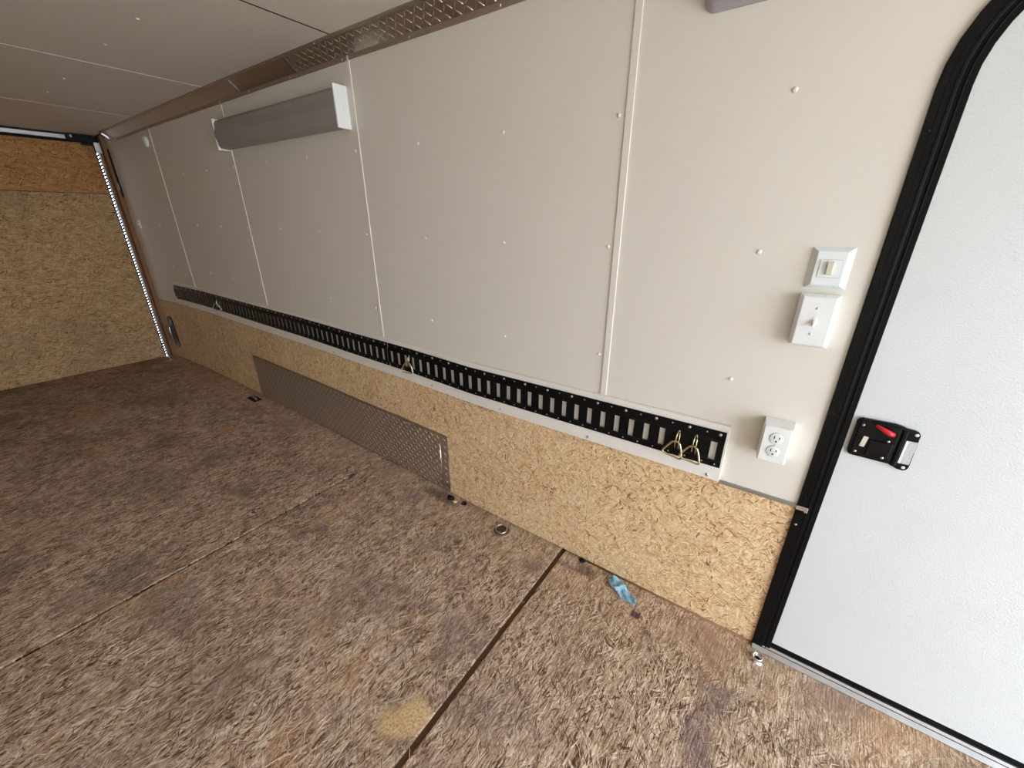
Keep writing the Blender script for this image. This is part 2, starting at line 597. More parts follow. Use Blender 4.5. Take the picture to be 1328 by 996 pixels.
# last sheet is cut round the door opening (rounded corner under the door frame)
poly = [(-.484, ZB), (.160, ZB), (.160, 1.60)] + arc(.39, 1.61, .235, PI, PI / 2, 8) + [(.80, 1.845), (1.02, 1.845), (1.02, ZB), (OPEN_X, ZB), (OPEN_X, 2.015), (-.484, 2.015)]
MB().extrude_y([(-.484, ZB), (.160, ZB), (.160, 2.015), (-.484, 2.015)], .018, 0).build('wall_panel', 'liner', wall)
pl_ = [(.160, 1.61)] + arc(.39, 1.61, .23, PI, PI / 2, 10)[1:] + [(1.02, 1.84), (1.02, 2.015), (.160, 2.015)]
MB().extrude_y(pl_, .018, 0).build('wall_panel', 'liner', wall)
MB().box(1.021, OPEN_X, 0, .018, 0, 2.015).build('wall_panel', 'liner', wall)
for x in WSEAM[1:]:
    w_ = .010 if x > -1 else .0065
    MB().box(x - w_, x + w_, -.0045 if x > -1 else -.0035, 0.0005, ZB + .197, 1.985).build('batten', 'batten', wall, .0005, 1)
# OSB skirt in sheets
for a, b in ((X_FAR + .015, -2.931), (-2.930, -.5105), (-.5095, .139)):
    MB().box(a, b, .0, .018, .007, .590, max(2, int((b - a) / .2))).build('osb_panel', 'osb_wall', wall)
# white painted board that carries the track
MB().box(-4.66, -.070, -.012, 0.0, ZB, .793, 24).build('backing_board', 'board', wall, .001, 1)
MB().box(-.068, .139, -.004, .0, .587, .600).build('metal_edge', 'sill', wall)
MB().box(.137, .166, -.012, -.008, .587, .601).box(.158, .166, -.015, -.0119, .585, .603).build('edge_clip', 'chrome', wall, .001, 1)
# caulk bead in the corner between skirt and floor, near end
MB().tube([(-.50, -.002, .003), (-.2, -.003, .004), (.135, -.002, .003)], .0035, 6).build('caulk_bead', 'jamb', wall)
# screws
sc_ = MB().lathe([(.0062, 0), (.0060, .0018), (.0042, .0034), (.0016, .0038)], (0, 0, 0), '-Y', 10).build('screw', 'screwwhite', wall)
first = True
for x in (-.10, -.515, -.921, -1.332, -1.731, -2.125, -2.524, -2.926, -3.32, -3.715, -4.5):
    for z in (.940, 1.295, 1.645):
        if x == -4.5 and z == 1.645:
            continue
        if first:
            sc_.location = (x, 0, z)
            first = False
        else:
            copy_at(sc_, wall, (x, 0, z))
sb = MB().lathe([(.0052, 0), (.005, .0016), (.003, .003), (.001, .003)], (0, 0, 0), '-Y', 10).build('screw', 'steel', wall)
for i, (x, z) in enumerate(((-1.354, .616), (-.940, .611), (-.527, .611), (-.107, .610), (-2.168, .610), (-3.783, .612), (-2.97, .611), (-4.4, .611))):
    if i == 0:
        sb.location = (x, -.012, z)
    else:
        copy_at(sb, wall, (x, -.012, z))

# ------------------------------------------------------------------ ceiling
ceil = MB().box(X_FAR - .05, OPEN_X, Y_BACK, .06, Z_C + .013, Z_C + .06, 24).build('ceiling', 'dark')
tag(ceil, kind='structure')
CS = [X_FAR, -4.13, -2.905, -1.695, -.48, .74, OPEN_X]
for a, b in zip(CS, CS[1:]):
    MB().box(a + (.003 if a == -1.695 else .001), b - (.003 if b == -1.695 else .001), Y_BACK, -.05, Z_C, Z_C + .012, max(2, int((b - a) / .25))).build('ceiling_panel', 'ceiling', ceil)
MB().box(-1.6985, -1.6915, Y_BACK, -.06, Z_C - .0006, Z_C + .004).build('seam_strip', 'dark', ceil)
for x in (-2.905, -4.13):
    MB().box(x - .003, x + .003, Y_BACK, -.06, Z_C - .0015, Z_C + .001).build('seam_strip', 'ceiling', ceil)
scz = None
for x in (-2.15, -2.56, -3.33, -3.75):
    for y in (-.54, -1.1, -1.7):
        if scz is None:
            scz = MB().lathe([(.0065, 0), (.006, -.002), (.003, -.0035), (.001, -.0035)], (0, 0, 0), 'Z', 8).build('screw', 'screwwhite', ceil)
            scz.location = (x, y, Z_C)
        else:
            copy_at(scz, ceil, (x, y, Z_C))

# ------------------------------------------------------------------ cove trims (tread plate near, smooth far)
def cove(name, x0, x1, tread):
    prof = [(.0005, 1.9695), (-.003, 1.9685), (-.0035, 1.9865), (-.058, 2.029), (-.076, 2.0297), (-.0765, 2.033), (-.060, Z_C), (.0005, 1.989)]
    n = max(2, int((x1 - x0) / .25))
    vs, fs = [], []
    k = len(prof)
    for i in range(n + 1):
        x = x0 + (x1 - x0) * i / n
        vs += [(x, y, z) for y, z in prof]
    for i in range(n):
        for j in range(k):
            j2 = (j + 1) % k
            fs.append([i * k + j, i * k + j2, (i + 1) * k + j2, (i + 1) * k + j])
    fs += [list(range(k)), list(range(n * k, n * k + k))[::-1]]
    o = MB().add(vs, fs).build(name, 'cove')
    tag(o, kind='structure')
    if tread:
        a, b = Vector((0, -.0035, 1.9865)), Vector((0, -.058, 2.029))
        d = (b - a)
        L = d.length
        d.normalize()
        nrm = Vector((0, -d.z, d.y)).normalized()
        if nrm.z > 0:
            nrm = -nrm
        ex = Vector((1, 0, 0))
        mb = MB()
        rows, pitch = 3, .0235
        for r_ in range(rows):
            for c_ in range(int((x1 - x0) / pitch)):
                cpt = a + d * (L * (r_ + .5) / rows) + ex * (x0 + .012 + c_ * pitch)
                s = 1 if (r_ + c_) % 2 else -1
                bar(mb, cpt, (ex + d * s).normalized(), (ex * -s + d).normalized(), nrm, .0135, .0032, .0022)
        t_ = mb.build('tread', 'cove', o, fix=False)
        t_['kind'] = 'stuff'
    sp = None
    for i in range(14):
        x = -.52 - i * .406
        if x0 < x < x1:
            for (y, z, ax) in ((-.0033, 1.9775, '-Y'), (-.067, 2.0291, 'Z')):
                mb = MB()
                if ax == '-Y':
                    mb.lathe([(.0048, 0), (.0045, .0015), (.002, .003), (.0008, .003)], (x, y, z), '-Y', 8)
                else:
                    mb.lathe([(.0048, 0), (.0045, -.0015), (.002, -.003), (.0008, -.003)], (x - .08, y, z), 'Z', 8)
                mb.build('screw', 'steel', o)
    return o


def bar(mb, c, u, v, n, hl, hw, h):
    """one raised tread: a low pointed ridge"""
    vs = [c - u * hl, c - u * hl * .35 - v * hw, c + u * hl * .35 - v * hw, c + u * hl, c + u * hl * .35 + v * hw, c - u * hl * .35 + v * hw,
          c - u * hl * .55 + n * h, c + u * hl * .55 + n * h]
    fs = [[0, 1, 6], [1, 2, 7, 6], [2, 3, 7], [3, 4, 7], [4, 5, 6, 7], [5, 0, 6]]
    mb.add(vs, fs)


cove('trim_1', -2.085, OPEN_X, True)
far_cove = cove('trim_2', -5.02, -2.092, False)
MB().add([(-5.045, -.002, 1.975), (-4.985, -.005, 1.970), (-4.975, -.035, 2.006), (-5.035, -.040, 2.014), (-5.06, -.064, 2.030), (-5.0, -.062, 2.0285),
          (-5.045, -.004, 1.975), (-4.985, -.008, 1.969), (-4.975, -.039, 2.003), (-5.035, -.044, 2.011), (-5.06, -.066, 2.027), (-5.0, -.065, 2.0255)],
         [[0, 1, 2, 3], [3, 2, 5, 4], [6, 9, 8, 7], [9, 10, 11, 8], [0, 6, 7, 1], [1, 7, 8, 2], [2, 8, 11, 5], [5, 11, 10, 4], [4, 10, 9, 3], [3, 9, 6, 0]]).build('end_clip', 'chrome', far_cove)
MB().box(-2.64, -2.634, -.0605, -.004, 1.9985, 2.0325).build('joint_strip', 'steel', far_cove).hide_render = False
for o in list(far_cove.children):
    if o.name.startswith('joint_strip'):
        # lay the thin bright joint strip along the sloping face
        me = o.data
        for v in me.vertices:
            top = v.co.z > 2.01
            back = v.co.y > -.03
            if top:
                v.co.y, v.co.z = (-.056, 2.027) if back else (-.0568, 2.0263)
            else:
                v.co.y, v.co.z = (-.0058, 1.9887) if back else (-.0064, 1.9879)

# ------------------------------------------------------------------ the door in that wall
door = empty('door_1', (.59, 0, .02))
tag(door, kind='structure')


def ring_strip(mb, offs_in, offs_out, y_back, y_front, R0=.2, nseg=10):
    """band that follows the jambs and the rounded head; offsets measured outwards from the door panel edge"""
    def path(o):
        r = R0 + o
        return ([(DX0 - o, .004)] + arc(DX0 + R0, DZ - R0, r, PI, PI / 2, nseg) + arc(DX1 - R0, DZ - R0, r, PI / 2, 0, nseg) + [(DX1 + o, .004)])
    A, B = path(offs_in), path(offs_out)
    n = len(A)
    vs = []
    for (xa, za), (xb, zb) in zip(A, B):
        vs += [(xa, y_back, za), (xa, y_front, za), (xb, y_front, zb), (xb, y_back, zb)]
    fs = [[0, 1, 2, 3], [4 * n - 1, 4 * n - 2, 4 * n - 3, 4 * n - 4]]
    for i in range(n - 1):
        for k in range(4):
            k2 = (k + 1) % 4
            fs.append([4 * i + k, 4 * i + 4 + k, 4 * i + 4 + k2, 4 * i + k2])
    mb.add(vs, fs)
    return mb


fr = MB()
ring_strip(fr, .020, .052, .02, -.0075)
fr_o = fr.build('door_frame', 'frameblack', door, .0015, 2)
g_ = MB()
ring_strip(g_, .0245, .0262, -.006, -.0100)
ring_strip(g_, .0360, .0372, -.006, -.0088)
ring_strip(g_, .0105, .0130, .004, -.0065)
g_.build('frame_rib', 'frameblack', door, .0005, 1)
sl = MB()
ring_strip(sl, -.001, .0205, .02, -.004)
sl.build('door_seal', 'rubber', door, .001, 1)
# panel
dp = [(DX0, .043), (DX1, .043)] + arc(DX1 - .2, DZ - .2, .2, 0, PI / 2, 10) + arc(DX0 + .2, DZ - .2, .2, PI / 2, PI, 10)
panel = MB().extrude_y(dp, .038, .0).build('door_panel', 'door', door)
MB().box(DX0 - .002, DX1 + .002, .0005, .03, .022, .0425).build('bottom_seal', 'rubber', door)
sill = MB()
prof = [(.03, 0.0005), (.03, .020), (-.002, .020), (-.006, .012), (-.0075, .0115), (-.022, .003), (-.022, .0005)]
vs = [(.142, y, z) for y, z in prof] + [(1.04, y, z) for y, z in prof]
k = len(prof)
sill.add(vs, [list(range(k)), list(range(k, 2 * k))[::-1]] + [[i, (i + 1) % k, k + (i + 1) % k, k + i] for i in range(k)])
sill.build('threshold', 'sill', door)
MB().box(.14, 1.04, -.0082, -.0065, .0108, .0122).build('threshold_groove', 'dark', door)
for i, z in enumerate((.052, .30, .534, .63, .90, 1.163, 1.538)):
    MB().lathe([(.004, 0), (.0038, .0015), (.002, .0026), (.0008, .0026)], (.150, -.0075, z), '-Y', 8).build('screw', 'steel' if z in (.534,) else 'black', door)

# paddle latch: a body, a dished tray and a lifted edge with a label
latch_poly = ([(.2015, .812), (.2015, .895)] + [(.204, .902), (.210, .906), (.275, .907), (.286, .905), (.296, .901), (.310, .900), (.319, .897), (.323, .890)]
              + [(.3255, .800), (.322, .792), (.316, .789), (.305, .790), (.296, .794), (.286, .798), (.210, .799), (.204, .803)])
latch = MB().extrude_y(latch_poly, 0.0, -.010).build('door_latch', 'black', door, .003, 3)
latch['label'] = 'black paddle latch body with red lever'
# raised rims make the tray read as recessed
MB().extrude_y([(.2015 + .006, .806), (.286, .804), (.286, .901), (.2075, .901)], -.0095, -.014).build('latch_body', 'black', latch, .002, 2)
MB().extrude_y([(.236, .812), (.281, .810), (.281, .856), (.236, .856)], -.013, -.0175).build('paddle', 'black', latch, .002, 2)
MB().box(.290, .299, -.016, -.0095, .798, .895).build('paddle_lip', 'black', latch, .002, 2)
lev = MB().tube([(.2375, -.017, .897), (.252, -.0235, .8915), (.264, -.026, .8865), (.273, -.023, .883)], [.0042, .0055, .0068, .0060], 10).build('red_lever', 'red', latch)
lev['label'] = 'red locking lever'
MB().extrude_y([(.220, .832), (.230, .831), (.233, .860), (.223, .861)], -.0135, -.0155).build('beige_tab', 'beige', latch, .0005, 1)['label'] = 'beige tab'
rv = None
for x, z in ((.215, .890), (.2165, .814), (.270, .861), (.270, .814)):
    MB().lathe([(.0034, 0), (.0030, .0012), (.0012, .0018), (.0005, .0018)], (x, -.0138 if x < .25 else -.0172, z), '-Y', 10).build('rivet', 'sill', latch)
for x, z in ((.3155, .890), (.3150, .7985)):
    MB().lathe([(.0042, 0), (.0036, .0010), (.0012, .0014), (.0005, .0014)], (x, -.0098, z), '-Y', 10).build('rivet', 'screwwhite', latch)
MB().extrude_y([(.302, .808), (.3225, .809), (.3225, .872), (.302, .871)], -.0098, -.0108).build('sticker', 'label', latch)['label'] = 'white printed sticker'

# ------------------------------------------------------------------ the far end: ramp door, header, seal
rampw = empty('wall_far', (X_FAR, -1.2, 0))
tag(rampw, kind='structure')
GY = -.062                               # the door's edge next to the corner
MB().box(X_FAR - .022, X_FAR, Y_BACK, GY - .014, .004, 1.565).build('ramp_panel', 'osb_far', rampw)
MB().box(X_FAR - .022, X_FAR + .003, Y_BACK, GY - .014, 1.569, 1.985).build('ramp_panel', 'osb_header', rampw)
MB().box(X_FAR - .045, X_FAR - .024, Y_BACK, GY - .0145, -.02, 2.06).build('ramp_skin', 'dark', rampw)
# header: rubber, aluminium, rubber
MB().box(X_FAR - .03, X_FAR + .020, Y_BACK, -.20, 1.968, 1.986).box(X_FAR - .03, X_FAR + .006, Y_BACK, -.20, 2.0, 2.045).build('header_seal', 'rubber', rampw)
MB().box(X_FAR - .03, X_FAR + .030, Y_BACK, -.235, 1.986, 2.018).build('header_rail', 'alu', rampw, .003, 2)
MB().box(X_FAR - .03, X_FAR + .016, Y_BACK, -.10, 2.018, 2.0405).box(X_FAR, X_FAR + .05, -.24, -.075, 1.972, 2.03).build('corner_bracket', 'black', rampw, .003, 2)
MB().box(X_FAR + .051, X_FAR + .056, -.215, -.20, 2.0, 2.02).build('bolt_head', 'steel', rampw, .002, 1)
# corner post (jamb) between the gap and the liner
MB().box(X_FAR - .03, X_LINER - .004, GY + .030, .016, .004, 2.04, 1).build('corner_post', 'jamb', rampw)
MB().box(X_FAR - .028, X_FAR + .006, GY + .002, GY + .012, .004, 1.96).build('gap_edge', 'alu', rampw)
MB().box(X_FAR - .028, X_FAR + .010, GY + .012, GY + .030, .004, 1.96).build('gap_edge', 'jamb', rampw)
MB().box(X_FAR - .020, X_FAR + .012, GY - .016, GY - .010, .004, 1.96).build('gap_edge', 'rubber', rampw)
MB().box(X_FAR, X_FAR + .015, GY - .010, GY + .030, 1.90, 1.985).build('post_cap', 'alu', rampw, .002, 1)
MB().box(X_LINER - .02, X_LINER + .012, -.012, .0, 1.54, 1.93).build('spring_cover', 'black', rampw, .002, 1)
MB().box(X_LINER - .03, X_LINER + .010, -.020, -.012, 1.60, 1.65).build('spring_plate', 'alu', rampw, .002, 1)
MB().box(X_FAR - .045, X_FAR + .004, GY - .09, .018, 1.955, 2.06).build('corner_block', 'black', rampw)
# slanted rubber teeth of the seal in the gap: daylight shows between them
tooth = None
for i in range(72):
    z = .03 + i * .0268
    if tooth is None:
        mb = MB()
        mb.add([(-.004, -.014, -.010), (.006, -.014, -.010), (.006, .004, .003), (-.004, .004, .003),
                (-.004, -.014, .003), (.006, -.014, .003), (.006, .004, .016), (-.004, .004, .016)],
               [[3, 2, 1, 0], [4, 5, 6, 7], [0, 1, 5, 4], [1, 2, 6, 5], [2, 3, 7, 6], [3, 0, 4, 7]])
        tooth = mb.build('seal_tooth', 'rubber')
        tooth.parent = rampw
    else:
        tooth_i = copy_at(tooth, rampw, (0, 0, 0))
        tooth_i.location = (.004, GY + .001 - rampw.location.y, z)
        continue
    tooth.location = (.004, GY + .001 - rampw.location.y, z)

# ------------------------------------------------------------------ the rest of the trailer's shell (behind the camera)
tag(MB().box(X_FAR - .05, OPEN_X, Y_BACK - .05, Y_BACK, -.1, Z_C + .06).build('wall_left', 'liner'), kind='structure')
tag(MB().box(OPEN_X, OPEN_X + .05, Y_BACK - .05, OPEN_Y0, -.1, Z_C + .06).box(OPEN_X, OPEN_X + .05, OPEN_Y1, .06, -.1, Z_C + .06)
    .box(OPEN_X, OPEN_X + .05, OPEN_Y0, OPEN_Y1, OPEN_Z1, Z_C + .06).box(OPEN_X, OPEN_X + .05, OPEN_Y0, OPEN_Y1, -.1, OPEN_Z0).build('wall_front', 'extwhite'), kind='structure')
tag(MB().box(-40, 40, -40, 40, -.75, -.6).build('ground', 'ground'), kind='structure')

# ------------------------------------------------------------------ logistic track (two rails end to end)
YB = -.012


def rail(name, x_end, x_start, slots, label):
    root = empty(name, ((x_end + x_start) / 2, YB, .7095))
    tag(root, label, 'cargo track', 'black tie-down tracks on the white board')
    prof = [(.6465, -.0030), (.6670, -.0030), (.6710, -.0090), (.6725, -.0100), (.7365, -.0100), (.7400, -.0100), (.7445, -.0090), (.7495, -.0030), (.7725, -.0030)]
    hw = .0092
    xs = [x_end]
    hole = []
    for s in sorted(slots):
        for q in (s - hw, s + hw):
            hole.append(q > s)
            xs.append(q)
    xs.append(x_start)
    k = len(prof)
    vs = [(x, YB + y, z) for x in xs for z, y in prof]
    fs = []
    for i in range(len(xs) - 1):
        is_slot = i % 2 == 1
        for j in range(k - 1):
            if is_slot and j == 3:
                continue
            a = i * k + j
            fs.append([a, a + 1, a + k + 1, a + k])
    o = MB().add(vs, fs).build('rail', 'black', root, fix=False)
    bm = bmesh.new()
    bm.from_mesh(o.data)
    bmesh.ops.recalc_face_normals(bm, faces=bm.faces)
    if sum(f.normal.y for f in bm.faces) > 0:
        bmesh.ops.reverse_faces(bm, faces=bm.faces)
    bm.to_mesh(o.data)
    bm.free()
    md = o.modifiers.new('thickness', 'SOLIDIFY')
    md.thickness = .0022
    md.offset = -1
    big = MB().lathe([(.0052, 0), (.0050, .0018), (.0028, .0034), (.001, .0034)], (0, 0, 0), '-Y', 8).build('screw', 'steel')
    small = MB().lathe([(.0028, 0), (.0026, .0010), (.001, .0016), (.0005, .0016)], (0, 0, 0), '-Y', 6).build('rivet', 'steel')
    first = {id(big): big, id(small): small}
    ss = sorted(slots, reverse=True)
    n = 0
    for i, s in enumerate(ss):
        xm = s + .0262
        if not (x_end + .006 < xm < x_start - .006):
            xm = s + .0115 if i == 0 else s - .0115
        for z in (.7615, .6560):
            pr = big if (i % 2 == 0 and z > .7) else small
            pos = (xm - root.location.x, -.0030, z - root.location.z)
            if id(pr) in first:
                del first[id(pr)]
                pr.parent = root
                pr.location = pos
            else:
                copy_at(pr, root, pos)
    return root


sl_a = [-.1045 - .0523 * i for i in range(30)]
rail('cargo_track', -1.652, -.0765, sl_a, 'shorter black slotted cargo track on the white board, ending beside the outlet')
sl_b = [-1.690 - .0508 * i for i in range(57)]
rail('cargo_track', -4.600, -1.659, sl_b, 'longer black slotted cargo track on the white board, running to the far end')

# rings hanging in the track
def track_ring(x, tilt, label, twist=0.0, mat='brass'):
    root = empty('tie_down_ring', (x, YB - .010, .737))
    tag(root, label, 'tie-down ring', 'zinc tie-down rings in the black track')
    y0 = YB - .0125
    clip = MB()
    for dx in (-.0052, .0052):
        clip.tube([(x + dx * .45, y0 + .002, .741), (x + dx * .8, y0 - .006, .728), (x + dx, y0 - .010, .708), (x + dx * 1.05, y0 - .004, .688), (x + dx, y0 + .003, .676)], .0022, 7)
    clip.tube([(x - .0024, y0 + .002, .741), (x, y0 + .001, .744), (x + .0024, y0 + .002, .741)], .0022, 7)
    clip.build('clip', mat, root)
    MB().box(x - .0088, x + .0088, YB - .0098, YB - .004, .673, .736).build('anchor', 'black', root)
    pts = []
    cx, cz = 0.0, -.048
    out = [(-.005, .001), (.005, .001), (.012, -.004), (.021, -.020), (.030, -.041), (.0305, -.048), (.026, -.0515), (-.026, -.0515), (-.0305, -.048), (-.030, -.041), (-.021, -.020), (-.012, -.004)]
    for px, pz in out:
        a = math.radians(tilt)
        qx, qz = px * math.cos(a) - pz * math.sin(a), px * math.sin(a) + pz * math.cos(a)
        b = math.radians(twist)
        pts.append((x + qx * math.cos(b), y0 - .013 - (-qz) * .12 + qx * math.sin(b), .7085 + qz))
    MB().tube(pts, .0034, 8, closed=True).build('ring', mat, root)
    return root


track_ring(-.1568, -8, 'yellow zinc D-ring hanging in the second slot from the track end by the outlet')
track_ring(-.2091, -10, 'yellow zinc D-ring hanging in the third slot from the track end by the outlet')
track_ring(-1.486 + .0, -4, 'dull zinc D-ring hanging in the middle of the track, near the joint', 25)
track_ring(-3.671, 0, 'pale D-ring hanging at the far end of the black track', 50, 'steel')

# ------------------------------------------------------------------ electrics by the door
o_ = empty('wall_outlet', (.0445, 0, .735))
tag(o_, 'white surface-mounted double socket outlet beside the end of the black track', 'outlet')
MB().frustum(.0075, .0815, .7330, .8500, 0, -.047, .002, .003).build('box', 'white', o_, .002, 2)
MB().frustum(.0105, .0785, .7355, .8480, -.046, -.055, .0025, .0025).build('cover_plate', 'white', o_, .0015, 2)
for cz in (.813, .773):
    rec = MB().lathe([(.0172, 0), (.0168, .0018), (.0160, .0022), (.0005, .0022)], (.0455, -.0548, cz), '-Y', 24).build('socket', 'white', o_, 0)
    for dx, hh in ((-.0062, .0042), (.0062, .0035)):
        MB().box(.0455 + dx - .0011, .0455 + dx + .0011, -.0573, -.0568, cz - hh + .003, cz + hh + .003).build('slot', 'dark', rec)
    MB().lathe([(.0026, 0), (.0024, .0004)], (.0455, -.0569, cz - .0085), '-Y', 10).build('ground_hole', 'dark', rec)
    MB().lathe([(.0178, 0), (.0178, .0003)], (.0455, -.0547, cz), '-Y', 24).build('socket_gap', 'grey', o_)
MB().lathe([(.003, 0), (.0026, .001), (.001, .0014)], (.0455, -.055, .793), '-Y', 10).build('screw', 'screwwhite', o_)

o_ = empty('light_switch', (.053, 0, 1.072))
tag(o_, 'white toggle light switch with two plate screws, below the rocker switch', 'switch')
MB().frustum(.0130, .0935, 1.0730, 1.2020, 0, -.022, .002, .002).build('box', 'white', o_, .002, 2)
MB().frustum(.0110, .0955, 1.0715, 1.2035, -.020, -.031, .009, .006).build('cover_plate', 'white', o_, .0015, 2)
MB().box(.0495, .0570, -.0325, -.030, 1.1255, 1.1500).build('toggle_collar', 'white', o_, .0006, 1)
MB().add([(.0503, -.032, 1.128), (.0562, -.032, 1.128), (.0562, -.032, 1.143), (.0503, -.032, 1.143),
          (.0510, -.046, 1.127), (.0556, -.046, 1.127), (.0556, -.044, 1.135), (.0510, -.044, 1.135)],
         [[3, 2, 1, 0], [4, 5, 6, 7], [0, 1, 5, 4], [1, 2, 6, 5], [2, 3, 7, 6], [3, 0, 4, 7]]).build('toggle', 'white', o_, .001, 2)
for z in (1.1700, 1.1060):
    MB().lathe([(.0036, 0), (.0034, .0010), (.0015, .0018), (.0005, .0018)], (.0535, -.031, z), '-Y', 12).build('screw', 'screwwhite', o_)

o_ = empty('rocker_switch', (.054, 0, 1.216))
tag(o_, 'square white plate with a small beige rocker switch, above the toggle switch', 'switch')
MB().frustum(.0115, .0965, 1.2150, 1.3120, 0, -.013, .0135, .0095).build('cover_plate', 'coolwhite', o_, .001, 2)
MB().box(.0325, .0775, -.0133, -.0125, 1.2425, 1.2845).build('insert_gap', 'grey', o_)
MB().box(.0332, .0768, -.0142, -.0125, 1.2432, 1.2838).build('insert', 'coolwhite', o_, .0004, 1)
MB().box(.0480, .0620, -.0175, -.0138, 1.2490, 1.2800).build('rocker_frame', 'beige', o_, .001, 2)
MB().add([(.0490, -.017, 1.2500), (.0605, -.017, 1.2500), (.0605, -.017, 1.2785), (.0490, -.017, 1.2785),
          (.0490, -.0195, 1.2500), (.0605, -.0195, 1.2500), (.0605, -.0235, 1.2785), (.0490, -.0235, 1.2785)],
         [[3, 2, 1, 0], [4, 5, 6, 7], [0, 1, 5, 4], [1, 2, 6, 5], [2, 3, 7, 6], [3, 0, 4, 7]]).build('rocker', 'beige', o_, .0008, 2)

# rounded grey fixture cut by the top edge of the picture
o_ = empty('dome_fixture', (-.17, 0, 1.82))
tag(o_, 'rounded grey plastic wall fixture high up between panel seam and door', 'wall fixture')
mb = MB()
outl = rrect(-.326, -.02, 1.823, 1.955, .03, 6)
lev_ = [(1.0, 0.0), (.985, -.012), (.95, -.024), (.88, -.032)]
cx, cz = -.173, 1.889
vs, fs = [], []
for s, y in lev_:
    ins = (1 - s) * .16
    for x, z in outl:
        vs.append((cx + (x - cx) * (1 - ins / .153), y, cz + (z - cz) * (1 - ins / .066)))
n = len(outl)
for i in range(len(lev_) - 1):
    for k in range(n):
        k2 = (k + 1) % n
        fs.append([i * n + k, i * n + k2, (i + 1) * n + k2, (i + 1) * n + k])
fs.append(list(range((len(lev_) - 1) * n, len(lev_) * n)))
mb.add(vs, fs, True).build('housing', 'grey', o_)
MB().extrude_y(rrect(-.270, -.06, 1.846, 1.935, .02, 5), -.031, -.040).build('lens', 'greyhi', o_, .004, 3)
MB().lathe([(.006, 0), (.005, .002), (.001, .003)], (-.243, -.0315, 1.836), '-Y', 10).build('screw', 'black', o_)

# ------------------------------------------------------------------ long lamp on the wall
o_ = empty('strip_light', (-2.33, 0, 1.738))
tag(o_, 'long unlit strip light with grey lens and white end caps under the ceiling trim', 'lamp')
LX0, LX1, LZ0, LZ1 = -2.920, -1.735, 1.722, 1.886
LD = -.062
MB().box(LX0 + .004, LX1 - .008, -.012, 0, LZ0 + .012, LZ1 - .008).build('housing', 'alu', o_)
for zc in (LZ0 + .055, LZ1 - .055):
    MB().tube([(LX0 + .02, -.033, zc), (LX1 - .02, -.033, zc)], .0125, 12).build('tube', 'tube', o_)
prof = [(-.010, LZ0 + .010), (-.050, LZ0 + .014), (-.0585, LZ0 + .024), (-.0610, LZ0 + .045), (-.068, (LZ0 + LZ1) / 2), (-.0610, LZ1 - .045), (-.0585, LZ1 - .022), (-.050, LZ1 - .010), (-.010, LZ1 - .006)]
k = len(prof)
inner = [(y + .003 if y < -.02 else y, z + (.003 if z < 1.8 else -.003)) for y, z in prof]
loop = prof + inner[::-1]
kk = len(loop)
vs, fs = [], []
for x in (LX0 + .004, LX1 - .008):
    vs += [(x, y, z) for y, z in loop]
for i in range(kk):
    fs.append([i, (i + 1) % kk, kk + (i + 1) % kk, kk + i])
for i in range(k - 1):
    for b in (0, kk):
        fs.append([b + i, b + i + 1, b + kk - 2 - i, b + kk - 1 - i])
ln_ = MB().add(vs, fs, False).build('lens', 'lens', o_)
MB().box(LX1 - .010, LX1, LD - .003, 0, LZ0 + .004, LZ1).build('end_cap', 'white', o_, .0025, 2)
MB().box(LX0, LX0 + .008, LD - .003, 0, LZ0 + .004, LZ1).build('end_cap', 'white', o_, .0025, 2)

# small fixtures at the far end
o_ = MB().lathe([(.038, 0), (.037, .010), (.030, .018), (.012, .022), (.001, .022)], (-4.235, 0, 1.895), '-Y', 20).build('marker_light', 'white', None)
tag(o_, 'small round white light on the wall near the far ceiling corner', 'lamp')
MB().box(-5.045, -5.000, -.014, 0, 1.285, 1.362)
o_ = empty('switch_plate', (-5.02, 0, 1.262))
tag(o_, 'tiny white switch plate on the wall beside the ramp door corner', 'switch')
MB().frustum(-5.050, -5.000, 1.262, 1.335, 0, -.010, .004, .004).build('cover_plate', 'white', o_, .001, 1)
MB().box(-5.028, -5.022, -.020, -.010, 1.293, 1.305).build('toggle', 'white', o_)

o_ = empty('recessed_handle', (-5.06, 0, .13))
tag(o_, 'tall black oblong plate with a silver bar on the OSB skirt at the far corner', 'handle')
MB().extrude_y(rrect(-5.125, -4.995, .120, .440, .050, 6), 0, -.008).build('plate', 'black', o_, .003, 2)
MB().tube([(-5.095, -.006, .335), (-5.095, -.020, .325), (-5.093, -.023, .27), (-5.095, -.020, .205), (-5.095, -.006, .195)], .010, 8).build('bar', 'steel', o_)

# ------------------------------------------------------------------ tread plate on the skirt
o_ = empty('tread_plate', (-2.31, 0, .0))
tag(o_, 'long low aluminium diamond tread plate fixed on the OSB skirt above the floor', 'metal plate')
PX0, PX1, PZ0, PZ1 = -3.345, -1.288, .010, .350
mb = MB()
xs = [PX0 + (PX1 - .056 - PX0) * i / 10 for i in range(11)] + [PX1 - .050, PX1]
def plate_y(x):
    return -.004 if x < PX1 - .053 else (-.0042 if x < PX1 - .02 else -.0015)
vs, fs = [], []
for x in xs:
    y = plate_y(x)
    if x > PX1 - .01:
        y = -.0016
    zt = PZ1 + (.001 if x < -3 else 0)
    vs += [(x, y, PZ0), (x, y, zt), (x, y + .0014, zt), (x, y + .0014, PZ0)]
for i in range(len(xs) - 1):
    a, b = 4 * i, 4 * i + 4
    for k in range(4):
        k2 = (k + 1) % 4
        fs.append([a + k, a + k2, b + k2, b + k])
e = 4 * (len(xs) - 1)
fs += [[0, 1, 2, 3], [e, e + 1, e + 2, e + 3]]
mb.add(vs, fs).build('sheet', 'plate', o_)
mb = MB()
pt = .0215
